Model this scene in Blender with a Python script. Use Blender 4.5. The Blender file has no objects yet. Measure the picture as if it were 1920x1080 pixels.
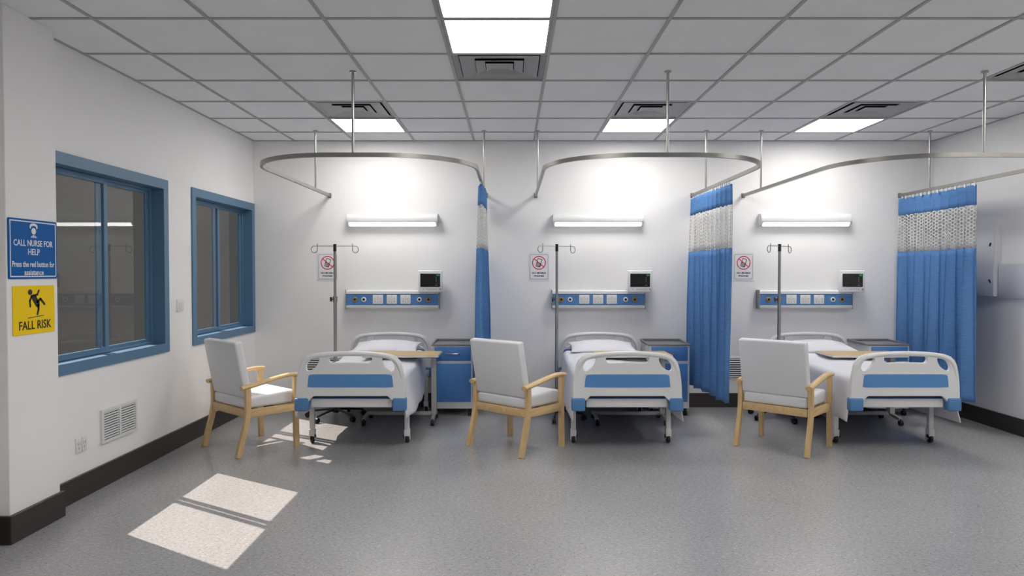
import bpy, bmesh, math, random
from mathutils import Vector, Matrix, noise
random.seed(7)
PI = math.pi
COL = bpy.context.scene.collection

# ---------------------------------------------------------------- measures (metres)
CAM_H = 1.3525
YB = 7.19            # back wall
YF = -3.0            # wall behind the camera
XL, XR = -2.595, 4.23
ZC = 2.679           # ceiling
TILE = 0.6
GX0, GY0 = -2.1792, 3.743   # a grid line in x and in y
BAY = ['left', 'middle', 'right']

# ---------------------------------------------------------------- materials
def lin(r, g, b):
    f = lambda c: (c / 255 / 12.92) if c / 255 <= 0.04045 else ((c / 255 + 0.055) / 1.055) ** 2.4
    return (f(r), f(g), f(b), 1)

def mat(name, rgb, rough=0.5, metal=0.0, bump=0.0, bscale=60.0, vary=0.0, vscale=4.0, spec=0.5, sheen=0.0, coat=0.0, stretch=None, emit=None, estr=0.0):
    m = bpy.data.materials.new(name); m.use_nodes = True
    nt = m.node_tree; N = nt.nodes; L = nt.links
    p = N['Principled BSDF']
    p.inputs['Base Color'].default_value = lin(*rgb)
    p.inputs['Roughness'].default_value = rough
    p.inputs['Metallic'].default_value = metal
    p.inputs['Specular IOR Level'].default_value = spec
    if sheen: p.inputs['Sheen Weight'].default_value = sheen
    if coat: p.inputs['Coat Weight'].default_value = coat
    tc = N.new('ShaderNodeTexCoord')
    mp = N.new('ShaderNodeMapping'); L.new(tc.outputs['Object'], mp.inputs['Vector'])
    if stretch: mp.inputs['Scale'].default_value = stretch
    if vary > 0:
        n = N.new('ShaderNodeTexNoise'); n.inputs['Scale'].default_value = vscale; n.inputs['Detail'].default_value = 3
        L.new(mp.outputs[0], n.inputs['Vector'])
        mr = N.new('ShaderNodeMapRange'); mr.inputs['From Min'].default_value = 0.3; mr.inputs['From Max'].default_value = 0.7
        mr.inputs['To Min'].default_value = 1 - vary; mr.inputs['To Max'].default_value = 1 + vary
        L.new(n.outputs['Fac'], mr.inputs['Value'])
        mx = N.new('ShaderNodeMix'); mx.data_type = 'RGBA'; mx.blend_type = 'MULTIPLY'; mx.inputs[0].default_value = 1
        mx.inputs[6].default_value = lin(*rgb)
        L.new(mr.outputs[0], mx.inputs[7]); L.new(mx.outputs[2], p.inputs['Base Color'])
    if bump > 0:
        n2 = N.new('ShaderNodeTexNoise'); n2.inputs['Scale'].default_value = bscale; n2.inputs['Detail'].default_value = 4
        L.new(mp.outputs[0], n2.inputs['Vector'])
        b = N.new('ShaderNodeBump'); b.inputs['Strength'].default_value = bump; b.inputs['Distance'].default_value = 0.002
        L.new(n2.outputs['Fac'], b.inputs['Height']); L.new(b.outputs[0], p.inputs['Normal'])
    if emit:
        p.inputs['Emission Color'].default_value = lin(*emit); p.inputs['Emission Strength'].default_value = estr
    return m

M = {}
M['wall'] = mat('painted_wall', (240, 239, 238), 0.6, bump=0.15, bscale=220, vary=0.01, vscale=2)
M['ceiling'] = mat('ceiling_tile', (240, 241, 243), 0.9, bump=0.5, bscale=160, vary=0.02, vscale=3, spec=0.1)
M['tbar'] = mat('ceiling_grid_metal', (168, 169, 170), 0.6)
M['baseboard'] = mat('black_vinyl_base', (50, 46, 44), 0.45, bump=0.1, bscale=80)
M['window_blue'] = mat('window_blue_paint', (84, 120, 150), 0.45, bump=0.08, bscale=120)
M['plastic'] = mat('white_plastic', (226, 227, 228), 0.32, vary=0.01)
M['plastic_grey'] = mat('pale_grey_plastic', (214, 215, 216), 0.4)
M['metal_white'] = mat('white_powder_coat', (224, 225, 226), 0.4)
M['blue_inset'] = mat('blue_board_inset', (84, 138, 196), 0.4)
M['bumper'] = mat('blue_bumper', (80, 128, 180), 0.4)
M['blue_dark'] = mat('navy_vinyl', (42, 82, 150), 0.5)
M['cab_blue'] = mat('cabinet_blue', (80, 134, 198), 0.42)
M['cab_top'] = mat('cabinet_tray_grey', (128, 128, 130), 0.4)
M['rubber'] = mat('black_rubber', (22, 22, 24), 0.5)
M['black'] = mat('black_plastic', (18, 18, 19), 0.4)
M['steel'] = mat('brushed_steel', (172, 172, 170), 0.28, metal=1.0)
M['steel_dull'] = mat('dull_aluminium', (160, 159, 156), 0.42, metal=0.9)
M['track'] = mat('track_aluminium', (146, 144, 140), 0.35, metal=0.85)
M['linen'] = mat('white_linen', (232, 232, 238), 0.85, bump=0.5, bscale=900, sheen=0.2, spec=0.2)
M['pillow'] = mat('white_pillowcase', (234, 234, 240), 0.85, bump=0.4, bscale=700, sheen=0.2, spec=0.2)
M['chair_white'] = mat('white_vinyl', (226, 227, 230), 0.5, bump=0.15, bscale=300, vary=0.01)
M['table_edge'] = mat('table_white_edge', (222, 222, 220), 0.4)
M['table_post'] = mat('table_grey_metal', (186, 186, 184), 0.45)
M['vent'] = mat('vent_grey', (150, 151, 154), 0.5)
M['vent_dark'] = mat('duct_black', (16, 16, 16), 0.9)
M['grille'] = mat('grille_white', (222, 223, 223), 0.5)
M['grille_dark'] = mat('grille_shadow_box', (30, 30, 30), 0.9)
M['sign_white'] = mat('sign_white', (232, 232, 236), 0.4)
M['sign_blue'] = mat('sign_blue', (6, 92, 164), 0.5, spec=0.15)
M['sign_yellow'] = mat('sign_yellow', (246, 208, 12), 0.5, spec=0.2)
M['sign_black'] = mat('sign_black', (26, 24, 22), 0.5)
M['sign_red'] = mat('sign_red', (206, 24, 44), 0.4)
M['screen'] = mat('monitor_screen', (14, 14, 15), 0.15)
M['digit_green'] = mat('digit_green', (40, 160, 70), 0.5, emit=(50, 190, 80), estr=0.12)
M['digit_grey'] = mat('digit_grey', (130, 130, 130), 0.5, emit=(140, 140, 140), estr=0.12)
M['digit_red'] = mat('digit_red', (110, 40, 50), 0.5, emit=(110, 30, 45), estr=0.12)
M['brass'] = mat('outlet_gold', (170, 130, 56), 0.4, metal=0.4)
M['outlet'] = mat('socket_white', (228, 228, 226), 0.4)
M['socket_line'] = mat('socket_slots', (150, 150, 148), 0.6)
M['box_white'] = mat('wall_box_white', (214, 216, 222), 0.35)
M['rail_blue'] = mat('rail_blue', (80, 126, 180), 0.4)
M['hook_white'] = mat('curtain_hook_white', (220, 224, 230), 0.5)

def wood_mat(name, c1, c2, scale):
    m = bpy.data.materials.new(name); m.use_nodes = True
    nt = m.node_tree; N = nt.nodes; L = nt.links; p = N['Principled BSDF']
    tc = N.new('ShaderNodeTexCoord'); mp = N.new('ShaderNodeMapping'); mp.inputs['Scale'].default_value = scale
    L.new(tc.outputs['Object'], mp.inputs['Vector'])
    n = N.new('ShaderNodeTexNoise'); n.inputs['Scale'].default_value = 6; n.inputs['Detail'].default_value = 5; n.inputs['Distortion'].default_value = 0.6
    L.new(mp.outputs[0], n.inputs['Vector'])
    r = N.new('ShaderNodeValToRGB'); r.color_ramp.elements[0].position = 0.35; r.color_ramp.elements[1].position = 0.65
    r.color_ramp.elements[0].color = lin(*c1); r.color_ramp.elements[1].color = lin(*c2)
    L.new(n.outputs['Fac'], r.inputs[0]); L.new(r.outputs[0], p.inputs['Base Color'])
    p.inputs['Roughness'].default_value = 0.42
    return m
M['beech'] = wood_mat('beech_wood', (208, 174, 124), (220, 190, 142), (6, 6, 1.2))
M['beech_arm'] = wood_mat('beech_wood_arm', (208, 174, 124), (220, 190, 142), (8, 1.4, 8))
M['table_wood'] = wood_mat('table_oak', (206, 172, 118), (218, 188, 136), (1.2, 9, 6))

def floor_mat():
    m = bpy.data.materials.new('speckled_vinyl_floor'); m.use_nodes = True
    nt = m.node_tree; N = nt.nodes; L = nt.links; p = N['Principled BSDF']
    tc = N.new('ShaderNodeTexCoord')
    def ns(scale, det, st=(1, 1, 1), rough=0.6, dist=0.0):
        mp = N.new('ShaderNodeMapping'); mp.inputs['Scale'].default_value = st; L.new(tc.outputs['Object'], mp.inputs['Vector'])
        n = N.new('ShaderNodeTexNoise'); n.inputs['Scale'].default_value = scale; n.inputs['Detail'].default_value = det
        n.inputs['Roughness'].default_value = rough; n.inputs['Distortion'].default_value = dist
        L.new(mp.outputs[0], n.inputs['Vector']); return n.outputs['Fac']
    def ramp(src, stops):
        r = N.new('ShaderNodeValToRGB'); e = r.color_ramp.elements
        e[0].position, e[0].color = stops[0]; e[1].position, e[1].color = stops[-1]
        for s in stops[1:-1]:
            q = e.new(s[0]); q.color = s[1]
        L.new(src, r.inputs[0]); return r.outputs[0]
    base = ramp(ns(40, 3, (1, 1.5, 1), 0.6, 0.0), [(0.25, lin(149, 148, 150)), (0.75, lin(170, 169, 170))])
    dark = ramp(ns(62, 2, (1, 1.7, 1), 0.5, 0.0), [(0.33, (1, 1, 1, 1)), (0.39, (0, 0, 0, 1))])
    light = ramp(ns(57, 2, (1, 1.7, 1.3), 0.5, 0.0), [(0.62, (0, 0, 0, 1)), (0.68, (1, 1, 1, 1))])
    mx = N.new('ShaderNodeMix'); mx.data_type = 'RGBA'; L.new(base, mx.inputs[6]); mx.inputs[7].default_value = lin(122, 121, 123); L.new(dark, mx.inputs[0])
    mx2 = N.new('ShaderNodeMix'); mx2.data_type = 'RGBA'; L.new(mx.outputs[2], mx2.inputs[6]); mx2.inputs[7].default_value = lin(190, 189, 189); L.new(light, mx2.inputs[0])
    # broad cloudiness
    mr = N.new('ShaderNodeMapRange'); mr.inputs[1].default_value = 0.3; mr.inputs[2].default_value = 0.7; mr.inputs[3].default_value = 0.97; mr.inputs[4].default_value = 1.03
    L.new(ns(1.6, 3), mr.inputs[0])
    mx3 = N.new('ShaderNodeMix'); mx3.data_type = 'RGBA'; mx3.blend_type = 'MULTIPLY'; mx3.inputs[0].default_value = 1
    L.new(mx2.outputs[2], mx3.inputs[6]); L.new(mr.outputs[0], mx3.inputs[7])
    L.new(mx3.outputs[2], p.inputs['Base Color'])
    p.inputs['Roughness'].default_value = 0.25
    b = N.new('ShaderNodeBump'); b.inputs['Strength'].default_value = 0.08; b.inputs['Distance'].default_value = 0.001
    L.new(ns(60, 3), b.inputs['Height']); L.new(b.outputs[0], p.inputs['Normal'])
    p.inputs['Specular IOR Level'].default_value = 0.5
    return m
M['floor'] = floor_mat()

def emis(name, rgb, s):
    m = bpy.data.materials.new(name); m.use_nodes = True; N = m.node_tree.nodes; L = m.node_tree.links
    N.remove(N['Principled BSDF']); e = N.new('ShaderNodeEmission'); e.inputs[0].default_value = lin(*rgb); e.inputs[1].default_value = s
    L.new(e.outputs[0], N['Material Output'].inputs[0]); return m
M['panel_light'] = emis('light_panel_diffuser', (255, 252, 248), 14.6)
M['bay_light'] = emis('bay_panel_diffuser', (255, 252, 248), 18.5)
M['strip_light'] = emis('wall_lamp_diffuser', (255, 253, 248), 11.0)

def glass_mat():
    m = bpy.data.materials.new('window_glass'); m.use_nodes = True; N = m.node_tree.nodes; L = m.node_tree.links
    N.remove(N['Principled BSDF'])
    t = N.new('ShaderNodeBsdfTransparent'); t.inputs[0].default_value = (0.96, 0.97, 0.97, 1)
    g = N.new('ShaderNodeBsdfGlossy'); g.inputs['Roughness'].default_value = 0.02
    f = N.new('ShaderNodeFresnel'); f.inputs['IOR'].default_value = 1.5
    mx = N.new('ShaderNodeMixShader')
    ge = N.new('ShaderNodeNewGeometry'); iv_ = N.new('ShaderNodeMath'); iv_.operation = 'SUBTRACT'; iv_.inputs[0].default_value = 1; L.new(ge.outputs['Backfacing'], iv_.inputs[1])
    mu = N.new('ShaderNodeMath'); mu.operation = 'MULTIPLY'; L.new(f.outputs[0], mu.inputs[0]); L.new(iv_.outputs[0], mu.inputs[1])
    L.new(mu.outputs[0], mx.inputs[0]); L.new(t.outputs[0], mx.inputs[1]); L.new(g.outputs[0], mx.inputs[2])
    L.new(mx.outputs[0], N['Material Output'].inputs[0]); return m
M['glass'] = glass_mat()

def cloth_mat(name, rgb, holes=False):
    m = bpy.data.materials.new(name); m.use_nodes = True; nt = m.node_tree; N = nt.nodes; L = nt.links
    p = N['Principled BSDF']; p.inputs['Roughness'].default_value = 0.8; p.inputs['Specular IOR Level'].default_value = 0.2
    p.inputs['Base Color'].default_value = lin(*rgb)
    uv = N.new('ShaderNodeUVMap'); uv.uv_map = 'UVMap'
    if not holes:
        mp = N.new('ShaderNodeMapping'); mp.inputs['Scale'].default_value = (14, 170, 1); L.new(uv.outputs[0], mp.inputs['Vector'])
        n = N.new('ShaderNodeTexNoise'); n.inputs['Scale'].default_value = 1; n.inputs['Detail'].default_value = 3; L.new(mp.outputs[0], n.inputs['Vector'])
        mr = N.new('ShaderNodeMapRange'); mr.inputs[1].default_value = 0.3; mr.inputs[2].default_value = 0.75; mr.inputs[3].default_value = 0.80; mr.inputs[4].default_value = 1.2
        L.new(n.outputs['Fac'], mr.inputs[0])
        mx = N.new('ShaderNodeMix'); mx.data_type = 'RGBA'; mx.blend_type = 'MULTIPLY'; mx.inputs[0].default_value = 1; mx.inputs[6].default_value = lin(*rgb)
        L.new(mr.outputs[0], mx.inputs[7]); L.new(mx.outputs[2], p.inputs['Base Color'])
        b = N.new('ShaderNodeBump'); b.inputs['Strength'].default_value = 0.3; b.inputs['Distance'].default_value = 0.002
        L.new(n.outputs['Fac'], b.inputs['Height']); L.new(b.outputs[0], p.inputs['Normal'])
        # light passes a little through the cloth
        tr = N.new('ShaderNodeBsdfTranslucent'); tr.inputs[0].default_value = lin(*rgb)
        ms = N.new('ShaderNodeMixShader'); ms.inputs[0].default_value = 0.2
        L.new(p.outputs[0], ms.inputs[1]); L.new(tr.outputs[0], ms.inputs[2]); L.new(ms.outputs[0], N['Material Output'].inputs[0])
    else:
        P = 0.031
        sc = N.new('ShaderNodeVectorMath'); sc.operation = 'SCALE'; sc.inputs['Scale'].default_value = 1 / P; L.new(uv.outputs[0], sc.inputs[0])
        ds = []
        for off in ((0, 0, 0), (0.866, 0.5, 0)):
            a = N.new('ShaderNodeVectorMath'); a.operation = 'ADD'; a.inputs[1].default_value = off; L.new(sc.outputs[0], a.inputs[0])
            w = N.new('ShaderNodeVectorMath'); w.operation = 'WRAP'; L.new(a.outputs[0], w.inputs[0])
            w.inputs[1].default_value = (0.866, 0.5, 1); w.inputs[2].default_value = (-0.866, -0.5, -1)
            k = N.new('ShaderNodeVectorMath'); k.operation = 'MULTIPLY'; k.inputs[1].default_value = (1, 1, 0); L.new(w.outputs[0], k.inputs[0])
            l = N.new('ShaderNodeVectorMath'); l.operation = 'LENGTH'; L.new(k.outputs[0], l.inputs[0]); ds.append(l.outputs['Value'])
        mn = N.new('ShaderNodeMath'); mn.operation = 'MINIMUM'; L.new(ds[0], mn.inputs[0]); L.new(ds[1], mn.inputs[1])
        lt = N.new('ShaderNodeMath'); lt.operation = 'LESS_THAN'; lt.inputs[1].default_value = 0.39; L.new(mn.outputs[0], lt.inputs[0])
        t = N.new('ShaderNodeBsdfTransparent'); ms = N.new('ShaderNodeMixShader')
        L.new(lt.outputs[0], ms.inputs[0]); L.new(p.outputs[0], ms.inputs[1]); L.new(t.outputs[0], ms.inputs[2])
        L.new(ms.outputs[0], N['Material Output'].inputs[0])
    return m
M['curtain_blue'] = cloth_mat('curtain_blue_cloth', (104, 150, 206))
M['curtain_net'] = cloth_mat('curtain_white_net', (214, 214, 212), True)

# ---------------------------------------------------------------- mesh helpers
class B:
    def __init__(s): s.bm = bmesh.new()
    def box(s, x0, x1, y0, y1, z0, z1, bev=0.0, seg=2, rot=None, at=None):
        r = bmesh.ops.create_cube(s.bm, size=1)
        vs = r['verts']
        for v in vs:
            v.co = Vector((x0 + (v.co.x + .5) * (x1 - x0), y0 + (v.co.y + .5) * (y1 - y0), z0 + (v.co.z + .5) * (z1 - z0)))
        if bev > 0:
            es = list({e for v in vs for e in v.link_edges})
            r2 = bmesh.ops.bevel(s.bm, geom=es, offset=bev, segments=seg, affect='EDGES', profile=0.5)
            vs = list({v for f in r2['faces'] for v in f.verts} | {v for v in vs if v.is_valid})
        if rot is not None:
            for v in vs: v.co = rot @ v.co
        if at is not None:
            for v in vs: v.co += Vector(at)
        return s
    def cyl(s, p0, p1, r, r2=None, seg=16):
        p0, p1 = Vector(p0), Vector(p1); d = p1 - p0
        q = d.to_track_quat('Z', 'Y').to_matrix().to_4x4(); q.translation = (p0 + p1) / 2
        bmesh.ops.create_cone(s.bm, cap_ends=True, segments=seg, radius1=r, radius2=r if r2 is None else r2, depth=d.length, matrix=q)
        return s
    def tube(s, pts, r, seg=10, closed=False, sx=1.0, sz=1.0, up=None):
        """sweep a round (or with sx/sz elliptic, or 4-sided box) section along pts"""
        pts = [Vector(p) for p in pts]; n = len(pts); rings = []
        upv = Vector(up) if up else None
        pn = None
        for i, p in enumerate(pts):
            if closed: t = pts[(i + 1) % n] - pts[i - 1]
            else: t = pts[min(i + 1, n - 1)] - pts[max(i - 1, 0)]
            t.normalize()
            if upv is not None: a = upv.cross(t).normalized(); b = t.cross(a)
            else:
                if pn is None:
                    ref = Vector((0, 0, 1)) if abs(t.z) < .9 else Vector((1, 0, 0))
                    a = ref.cross(t).normalized()
                else: a = (pn - t * pn.dot(t)).normalized()
                pn = a; b = t.cross(a)
            rr = r[i] if isinstance(r, (list, tuple)) else r
            ring = []
            for k in range(seg):
                th = 2 * PI * (k + (.5 if seg == 4 else 0)) / seg
                ring.append(s.bm.verts.new(p + a * (math.cos(th) * rr * sx) + b * (math.sin(th) * rr * sz)))
            rings.append(ring)
        for i in range(n if closed else n - 1):
            A, Bq = rings[i], rings[(i + 1) % n]
            for k in range(seg):
                s.bm.faces.new((A[k], A[(k + 1) % seg], Bq[(k + 1) % seg], Bq[k]))
        if not closed:
            s.bm.faces.new(rings[0][::-1]); s.bm.faces.new(rings[-1])
        return s
    def lathe(s, prof, origin=(0, 0, 0), seg=24, axis='Z'):
        o = Vector(origin); rings = []
        for (r, z) in prof:
            ring = []
            for k in range(seg):
                a = 2 * PI * k / seg
                v = Vector((r * math.cos(a), r * math.sin(a), z))
                if axis == 'Y': v = Vector((v.x, v.z, v.y))
                if axis == 'X': v = Vector((v.z, v.x, v.y))
                ring.append(s.bm.verts.new(o + v))
            rings.append(ring)
        for i in range(len(rings) - 1):
            for k in range(seg):
                s.bm.faces.new((rings[i][k], rings[i][(k + 1) % seg], rings[i + 1][(k + 1) % seg], rings[i + 1][k]))
        s.bm.faces.new(rings[0][::-1]); s.bm.faces.new(rings[-1])
        return s
    def sphere(s, c, r, sx=1, sy=1, sz=1, seg=14):
        m = Matrix.Translation(c) @ Matrix.Diagonal((sx, sy, sz, 1))
        bmesh.ops.create_uvsphere(s.bm, u_segments=seg, v_segments=seg // 2 + 1, radius=r, matrix=m); return s
    def prof(s, poly, x0, x1, axis='X'):
        """extrude a closed polygon given in the plane across the axis: X -> (y,z), Y -> (x,z), Z -> (x,y)"""
        def P(a, b, t): return {'X': (t, a, b), 'Y': (a, t, b), 'Z': (a, b, t)}[axis]
        A = [s.bm.verts.new(P(a, b, x0)) for a, b in poly]; C = [s.bm.verts.new(P(a, b, x1)) for a, b in poly]
        n = len(poly)
        for i in range(n): s.bm.faces.new((A[i], A[(i + 1) % n], C[(i + 1) % n], C[i]))
        s.bm.faces.new(A[::-1]); s.bm.faces.new(C)
        return s
    def add(s, mesh, mx=None):
        t = bmesh.new(); t.from_mesh(mesh)
        if mx is not None: t.transform(mx)
        me = bpy.data.meshes.new('tmp'); t.to_mesh(me); s.bm.from_mesh(me); bpy.data.meshes.remove(me); t.free(); return s
    def xf(s, mx): s.bm.transform(mx); return s
    def build(s, name, m, parent=None, smooth=True, loc=(0, 0, 0)):
        bmesh.ops.recalc_face_normals(s.bm, faces=s.bm.faces)
        me = bpy.data.meshes.new(name); s.bm.to_mesh(me); s.bm.free()
        ms = m if isinstance(m, list) else [m]
        for q in ms: me.materials.append(q if not isinstance(q, str) else M[q])
        if smooth:
            me.polygons.foreach_set('use_smooth', [True] * len(me.polygons))
            me.set_sharp_from_angle(angle=math.radians(38))
        o = bpy.data.objects.new(name, me); COL.objects.link(o); o.location = loc
        if parent: o.parent = parent
        return o

def prism2d(outline, holes, half, bevel=0.0, cyclic_curve=False):
    """flat shape with holes as a solid: 2D x,y in; returns a mesh with thickness along local z (-half..half)"""
    cu = bpy.data.curves.new('t', 'CURVE'); cu.dimensions = '2D'; cu.fill_mode = 'BOTH'
    cu.extrude = max(half - bevel, 0.0001); cu.bevel_depth = bevel; cu.bevel_resolution = 2
    cu.offset = -bevel
    for poly in [outline] + holes:
        sp = cu.splines.new('POLY'); sp.points.add(len(poly) - 1)
        for i, (a, b) in enumerate(poly): sp.points[i].co = (a, b, 0, 1)
        sp.use_cyclic_u = True
    o = bpy.data.objects.new('t', cu); COL.objects.link(o)
    dg = bpy.context.evaluated_depsgraph_get(); dg.update()
    me = bpy.data.meshes.new_from_object(o.evaluated_get(dg))
    bpy.data.objects.remove(o); bpy.data.curves.remove(cu)
    return me

RX90 = Matrix.Rotation(PI / 2, 4, 'X')          # local (x,y) -> (x,z); faces -y
SIDE = Matrix.Rotation(PI / 2, 4, 'Z') @ RX90   # local (x,y) -> (y,z); faces +x

def text_mesh(s, width=None, height=None, bold=0.0, ext=0.001, space=1.0):
    cu = bpy.data.curves.new('t', 'FONT'); cu.body = s; cu.align_x = 'CENTER'; cu.align_y = 'CENTER'; cu.extrude = ext; cu.offset = bold
    cu.space_character = space; cu.resolution_u = 3
    o = bpy.data.objects.new('t', cu); COL.objects.link(o)
    dg = bpy.context.evaluated_depsgraph_get(); dg.update()
    me = bpy.data.meshes.new_from_object(o.evaluated_get(dg))
    bpy.data.objects.remove(o); bpy.data.curves.remove(cu)
    xs = [v.co.x for v in me.vertices]; ys = [v.co.y for v in me.vertices]
    cx, cy = (min(xs) + max(xs)) / 2, (min(ys) + max(ys)) / 2
    sx = width / (max(xs) - min(xs)) if width else 1; sy = height / (max(ys) - min(ys)) if height else sx
    if not width: sx = sy
    for v in me.vertices: v.co = Vector(((v.co.x - cx) * sx, (v.co.y - cy) * sy, v.co.z))
    return me

def circle(cx, cy, r, n=40): return [(cx + r * math.cos(2 * PI * i / n), cy + r * math.sin(2 * PI * i / n)) for i in range(n)]
def rrect(x0, x1, y0, y1, r, n=5):
    pts = []
    for cx, cy, a0 in ((x1 - r, y1 - r, 0), (x0 + r, y1 - r, PI / 2), (x0 + r, y0 + r, PI), (x1 - r, y0 + r, 1.5 * PI)):
        for k in range(n + 1):
            a = a0 + k * PI / 2 / n; pts.append((cx + r * math.cos(a), cy + r * math.sin(a)))
    return pts
def stroke(p, q, w, w2=None):
    p, q = Vector(p), Vector(q); d = (q - p).normalized(); n = Vector((-d.y, d.x)); w2 = w if w2 is None else w2
    pts = []
    for k in range(9):
        a = PI / 2 + k * PI / 8; pts.append(p + (d * math.cos(a) + n * math.sin(a)) * w / 2)
    for k in range(9):
        a = -PI / 2 + k * PI / 8; pts.append(q + (d * math.cos(a) + n * math.sin(a)) * w2 / 2)
    return [tuple(v) for v in pts]
def smooth_poly(pts, n=4):
    """closed Catmull-Rom through pts"""
    out = []; m = len(pts)
    for i in range(m):
        p0, p1, p2, p3 = [Vector(pts[(i + k - 1) % m]) for k in range(4)]
        for k in range(n):
            t = k / n
            out.append(tuple(0.5 * ((2 * p1) + (p2 - p0) * t + (2 * p0 - 5 * p1 + 4 * p2 - p3) * t * t + (3 * p1 - p0 - 3 * p2 + p3) * t ** 3)))
    return out
def smooth_path(pts, n=6):
    pts = [Vector(p) for p in pts]; out = []
    for i in range(len(pts) - 1):
        p0 = pts[max(i - 1, 0)]; p1 = pts[i]; p2 = pts[i + 1]; p3 = pts[min(i + 2, len(pts) - 1)]
        for k in range(n):
            t = k / n
            out.append(0.5 * ((2 * p1) + (p2 - p0) * t + (2 * p0 - 5 * p1 + 4 * p2 - p3) * t * t + (3 * p1 - p0 - 3 * p2 + p3) * t ** 3))
    out.append(pts[-1]); return out

# ---------------------------------------------------------------- scene-graph helpers
def tag(o, label, cat, group=None):
    o['label'] = label; o['category'] = cat
    if group: o['group'] = group
    return o
def thing(name, label, cat, loc=(0, 0, 0), rz=0.0, group=None):
    o = bpy.data.objects.new(name, None); COL.objects.link(o); o.empty_display_size = 0.1
    o.location = loc; o.rotation_euler = (0, 0, rz); return tag(o, label, cat, group)
def struct(o): o['kind'] = 'structure'; return o
def kids(o): return [c for c in bpy.data.objects if c.parent == o]
def dup(root, loc=None, label=None, rz=None):
    def cp(o, par):
        c = o.copy(); COL.objects.link(c)
        if par: c.parent = par
        for k in kids(o): cp(k, c)
        return c
    r = cp(root, None)
    if loc is not None: r.location = loc
    if rz is not None: r.rotation_euler = (0, 0, rz)
    if label: r['label'] = label
    return r
def find(root, name):
    for c in kids(root):
        if c.name.split('.')[0] == name: return c

# ================================================================ ROOM SHELL
T = 0.12
b = B(); b.box(XL - T, XR + T, YF - T, YB + T, -0.1, 0); struct(b.build('floor', 'floor', smooth=False))
ROOFZ = 2.95
# ceiling tiles: every cell a face, air vent cells left open
gx = [GX0 + TILE * k for k in range(-1, 12)]; gx = [XL] + [g for g in gx if XL + .01 < g < XR - .01] + [XR]
gy = [GY0 + TILE * k for k in range(-12, 8)]; gy = [YF] + [g for g in gy if YF + .01 < g < YB - .01] + [YB]
VENTS = [(3, 1, 'centre of the ceiling, behind the two big light panels'), (1, 3, None), (5, 3, None), (8, 3, None), (9, 1, None)]
LIGHTS = [(3, 0), (3, -1), (1, 4), (5, 4), (8, 4), (9, 0), (9, -1), (3, -6), (3, -7), (9, -6), (9, -7)]  # last four: unseen panels added behind the camera to light the room
def cell(k, j): return GX0 + TILE * k, GX0 + TILE * (k + 1), GY0 + TILE * j, GY0 + TILE * (j + 1)
vc = [cell(k, j) for k, j, _ in VENTS]
b = B()
for i in range(len(gx) - 1):
    for j in range(len(gy) - 1):
        x0, x1, y0, y1 = gx[i], gx[i + 1], gy[j], gy[j + 1]
        if any(abs(c[0] - x0) < .02 and abs(c[2] - y0) < .02 for c in vc): continue
        b.box(x0, x1, y0, y1, ZC, ZC + 0.015)
b.box(XL - T, XR + T, YF - T, YB + T, ROOFZ, ROOFZ + .05)
ceil = struct(b.build('ceiling', 'ceiling', smooth=False))
b = B(); w = 0.0098
for g in gx[1:-1]: b.box(g - w, g + w, YF, YB, ZC - 0.007, ZC)
for g in gy[1:-1]: b.box(XL, XR, g - w, g + w, ZC - 0.0065, ZC)
b.box(XL, XL + .018, YF, YB, ZC - .006, ZC); b.box(XR - .018, XR, YF, YB, ZC - .006, ZC); b.box(XL, XR, YB - .018, YB, ZC - .0055, ZC)
b.build('ceiling_grid', 'tbar', ceil, smooth=False)

b = B(); b.box(XL - T, XR + T, YB, YB + T, 0, ROOFZ); struct(b.build('wall_back', 'wall', smooth=False))
b = B(); b.box(XL - T, XR + T, YF - T, YF, 0, ROOFZ); struct(b.build('wall_front', 'wall', smooth=False))
b = B(); b.box(XR, XR + T, YF, YB, 0, ROOFZ); struct(b.build('wall_right', 'wall', smooth=False))
# left wall with two window openings and the pier
WIN = [(3.975, 5.385), (5.787, 7.187)]     # outer edges of the casings
CZ0, CZ1 = 0.762, 2.047
CW = 0.07
HO = [(a + CW - .02, c - CW + .02) for a, c in WIN]; HZ0, HZ1 = CZ0 + CW - .025, CZ1 - CW + .02
b = B()
b.box(XL - T, XL, YF, YB, 0, HZ0); b.box(XL - T, XL, YF, YB, HZ1, ROOFZ)
ys = [YF] + [v for h in HO for v in h] + [YB]
for i in range(0, len(ys), 2): b.box(XL - T, XL, ys[i], ys[i + 1], HZ0, HZ1)
struct(b.build('wall_left', 'wall', smooth=False))
PX, PY0, PY1 = -2.504, 3.54, 3.936
b = B(); b.box(XL, PX, PY0, PY1, 0, ZC, bev=0.003, seg=1); struct(b.build('trim_1', 'wall', smooth=False))['label'] = 'white wall pier beside the left window'

BH, BT = 0.142, 0.018
b = B(); b.box(XL + BT, XR - BT, YB - BT, YB, 0, BH, bev=.002, seg=1); struct(b.build('baseboard_back', 'baseboard', smooth=False))
b = B(); b.box(XR - BT, XR, YF, YB, 0, BH, bev=.002, seg=1); struct(b.build('baseboard_right', 'baseboard', smooth=False))
b = B(); b.box(XL, XL + BT, YF, PY0 - BT, 0, BH, bev=.002, seg=1); b.box(XL, XL + BT, PY1 + BT, YB, 0, BH, bev=.002, seg=1)
b.box(XL, PX + BT, PY0 - BT, PY1 + BT, 0, BH, bev=.002, seg=1)
struct(b.build('baseboard_left', 'baseboard', smooth=False))
b = B(); b.box(XL + BT, XR - BT, YF, YF + BT, 0, BH); struct(b.build('baseboard_front', 'baseboard', smooth=False))

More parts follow.
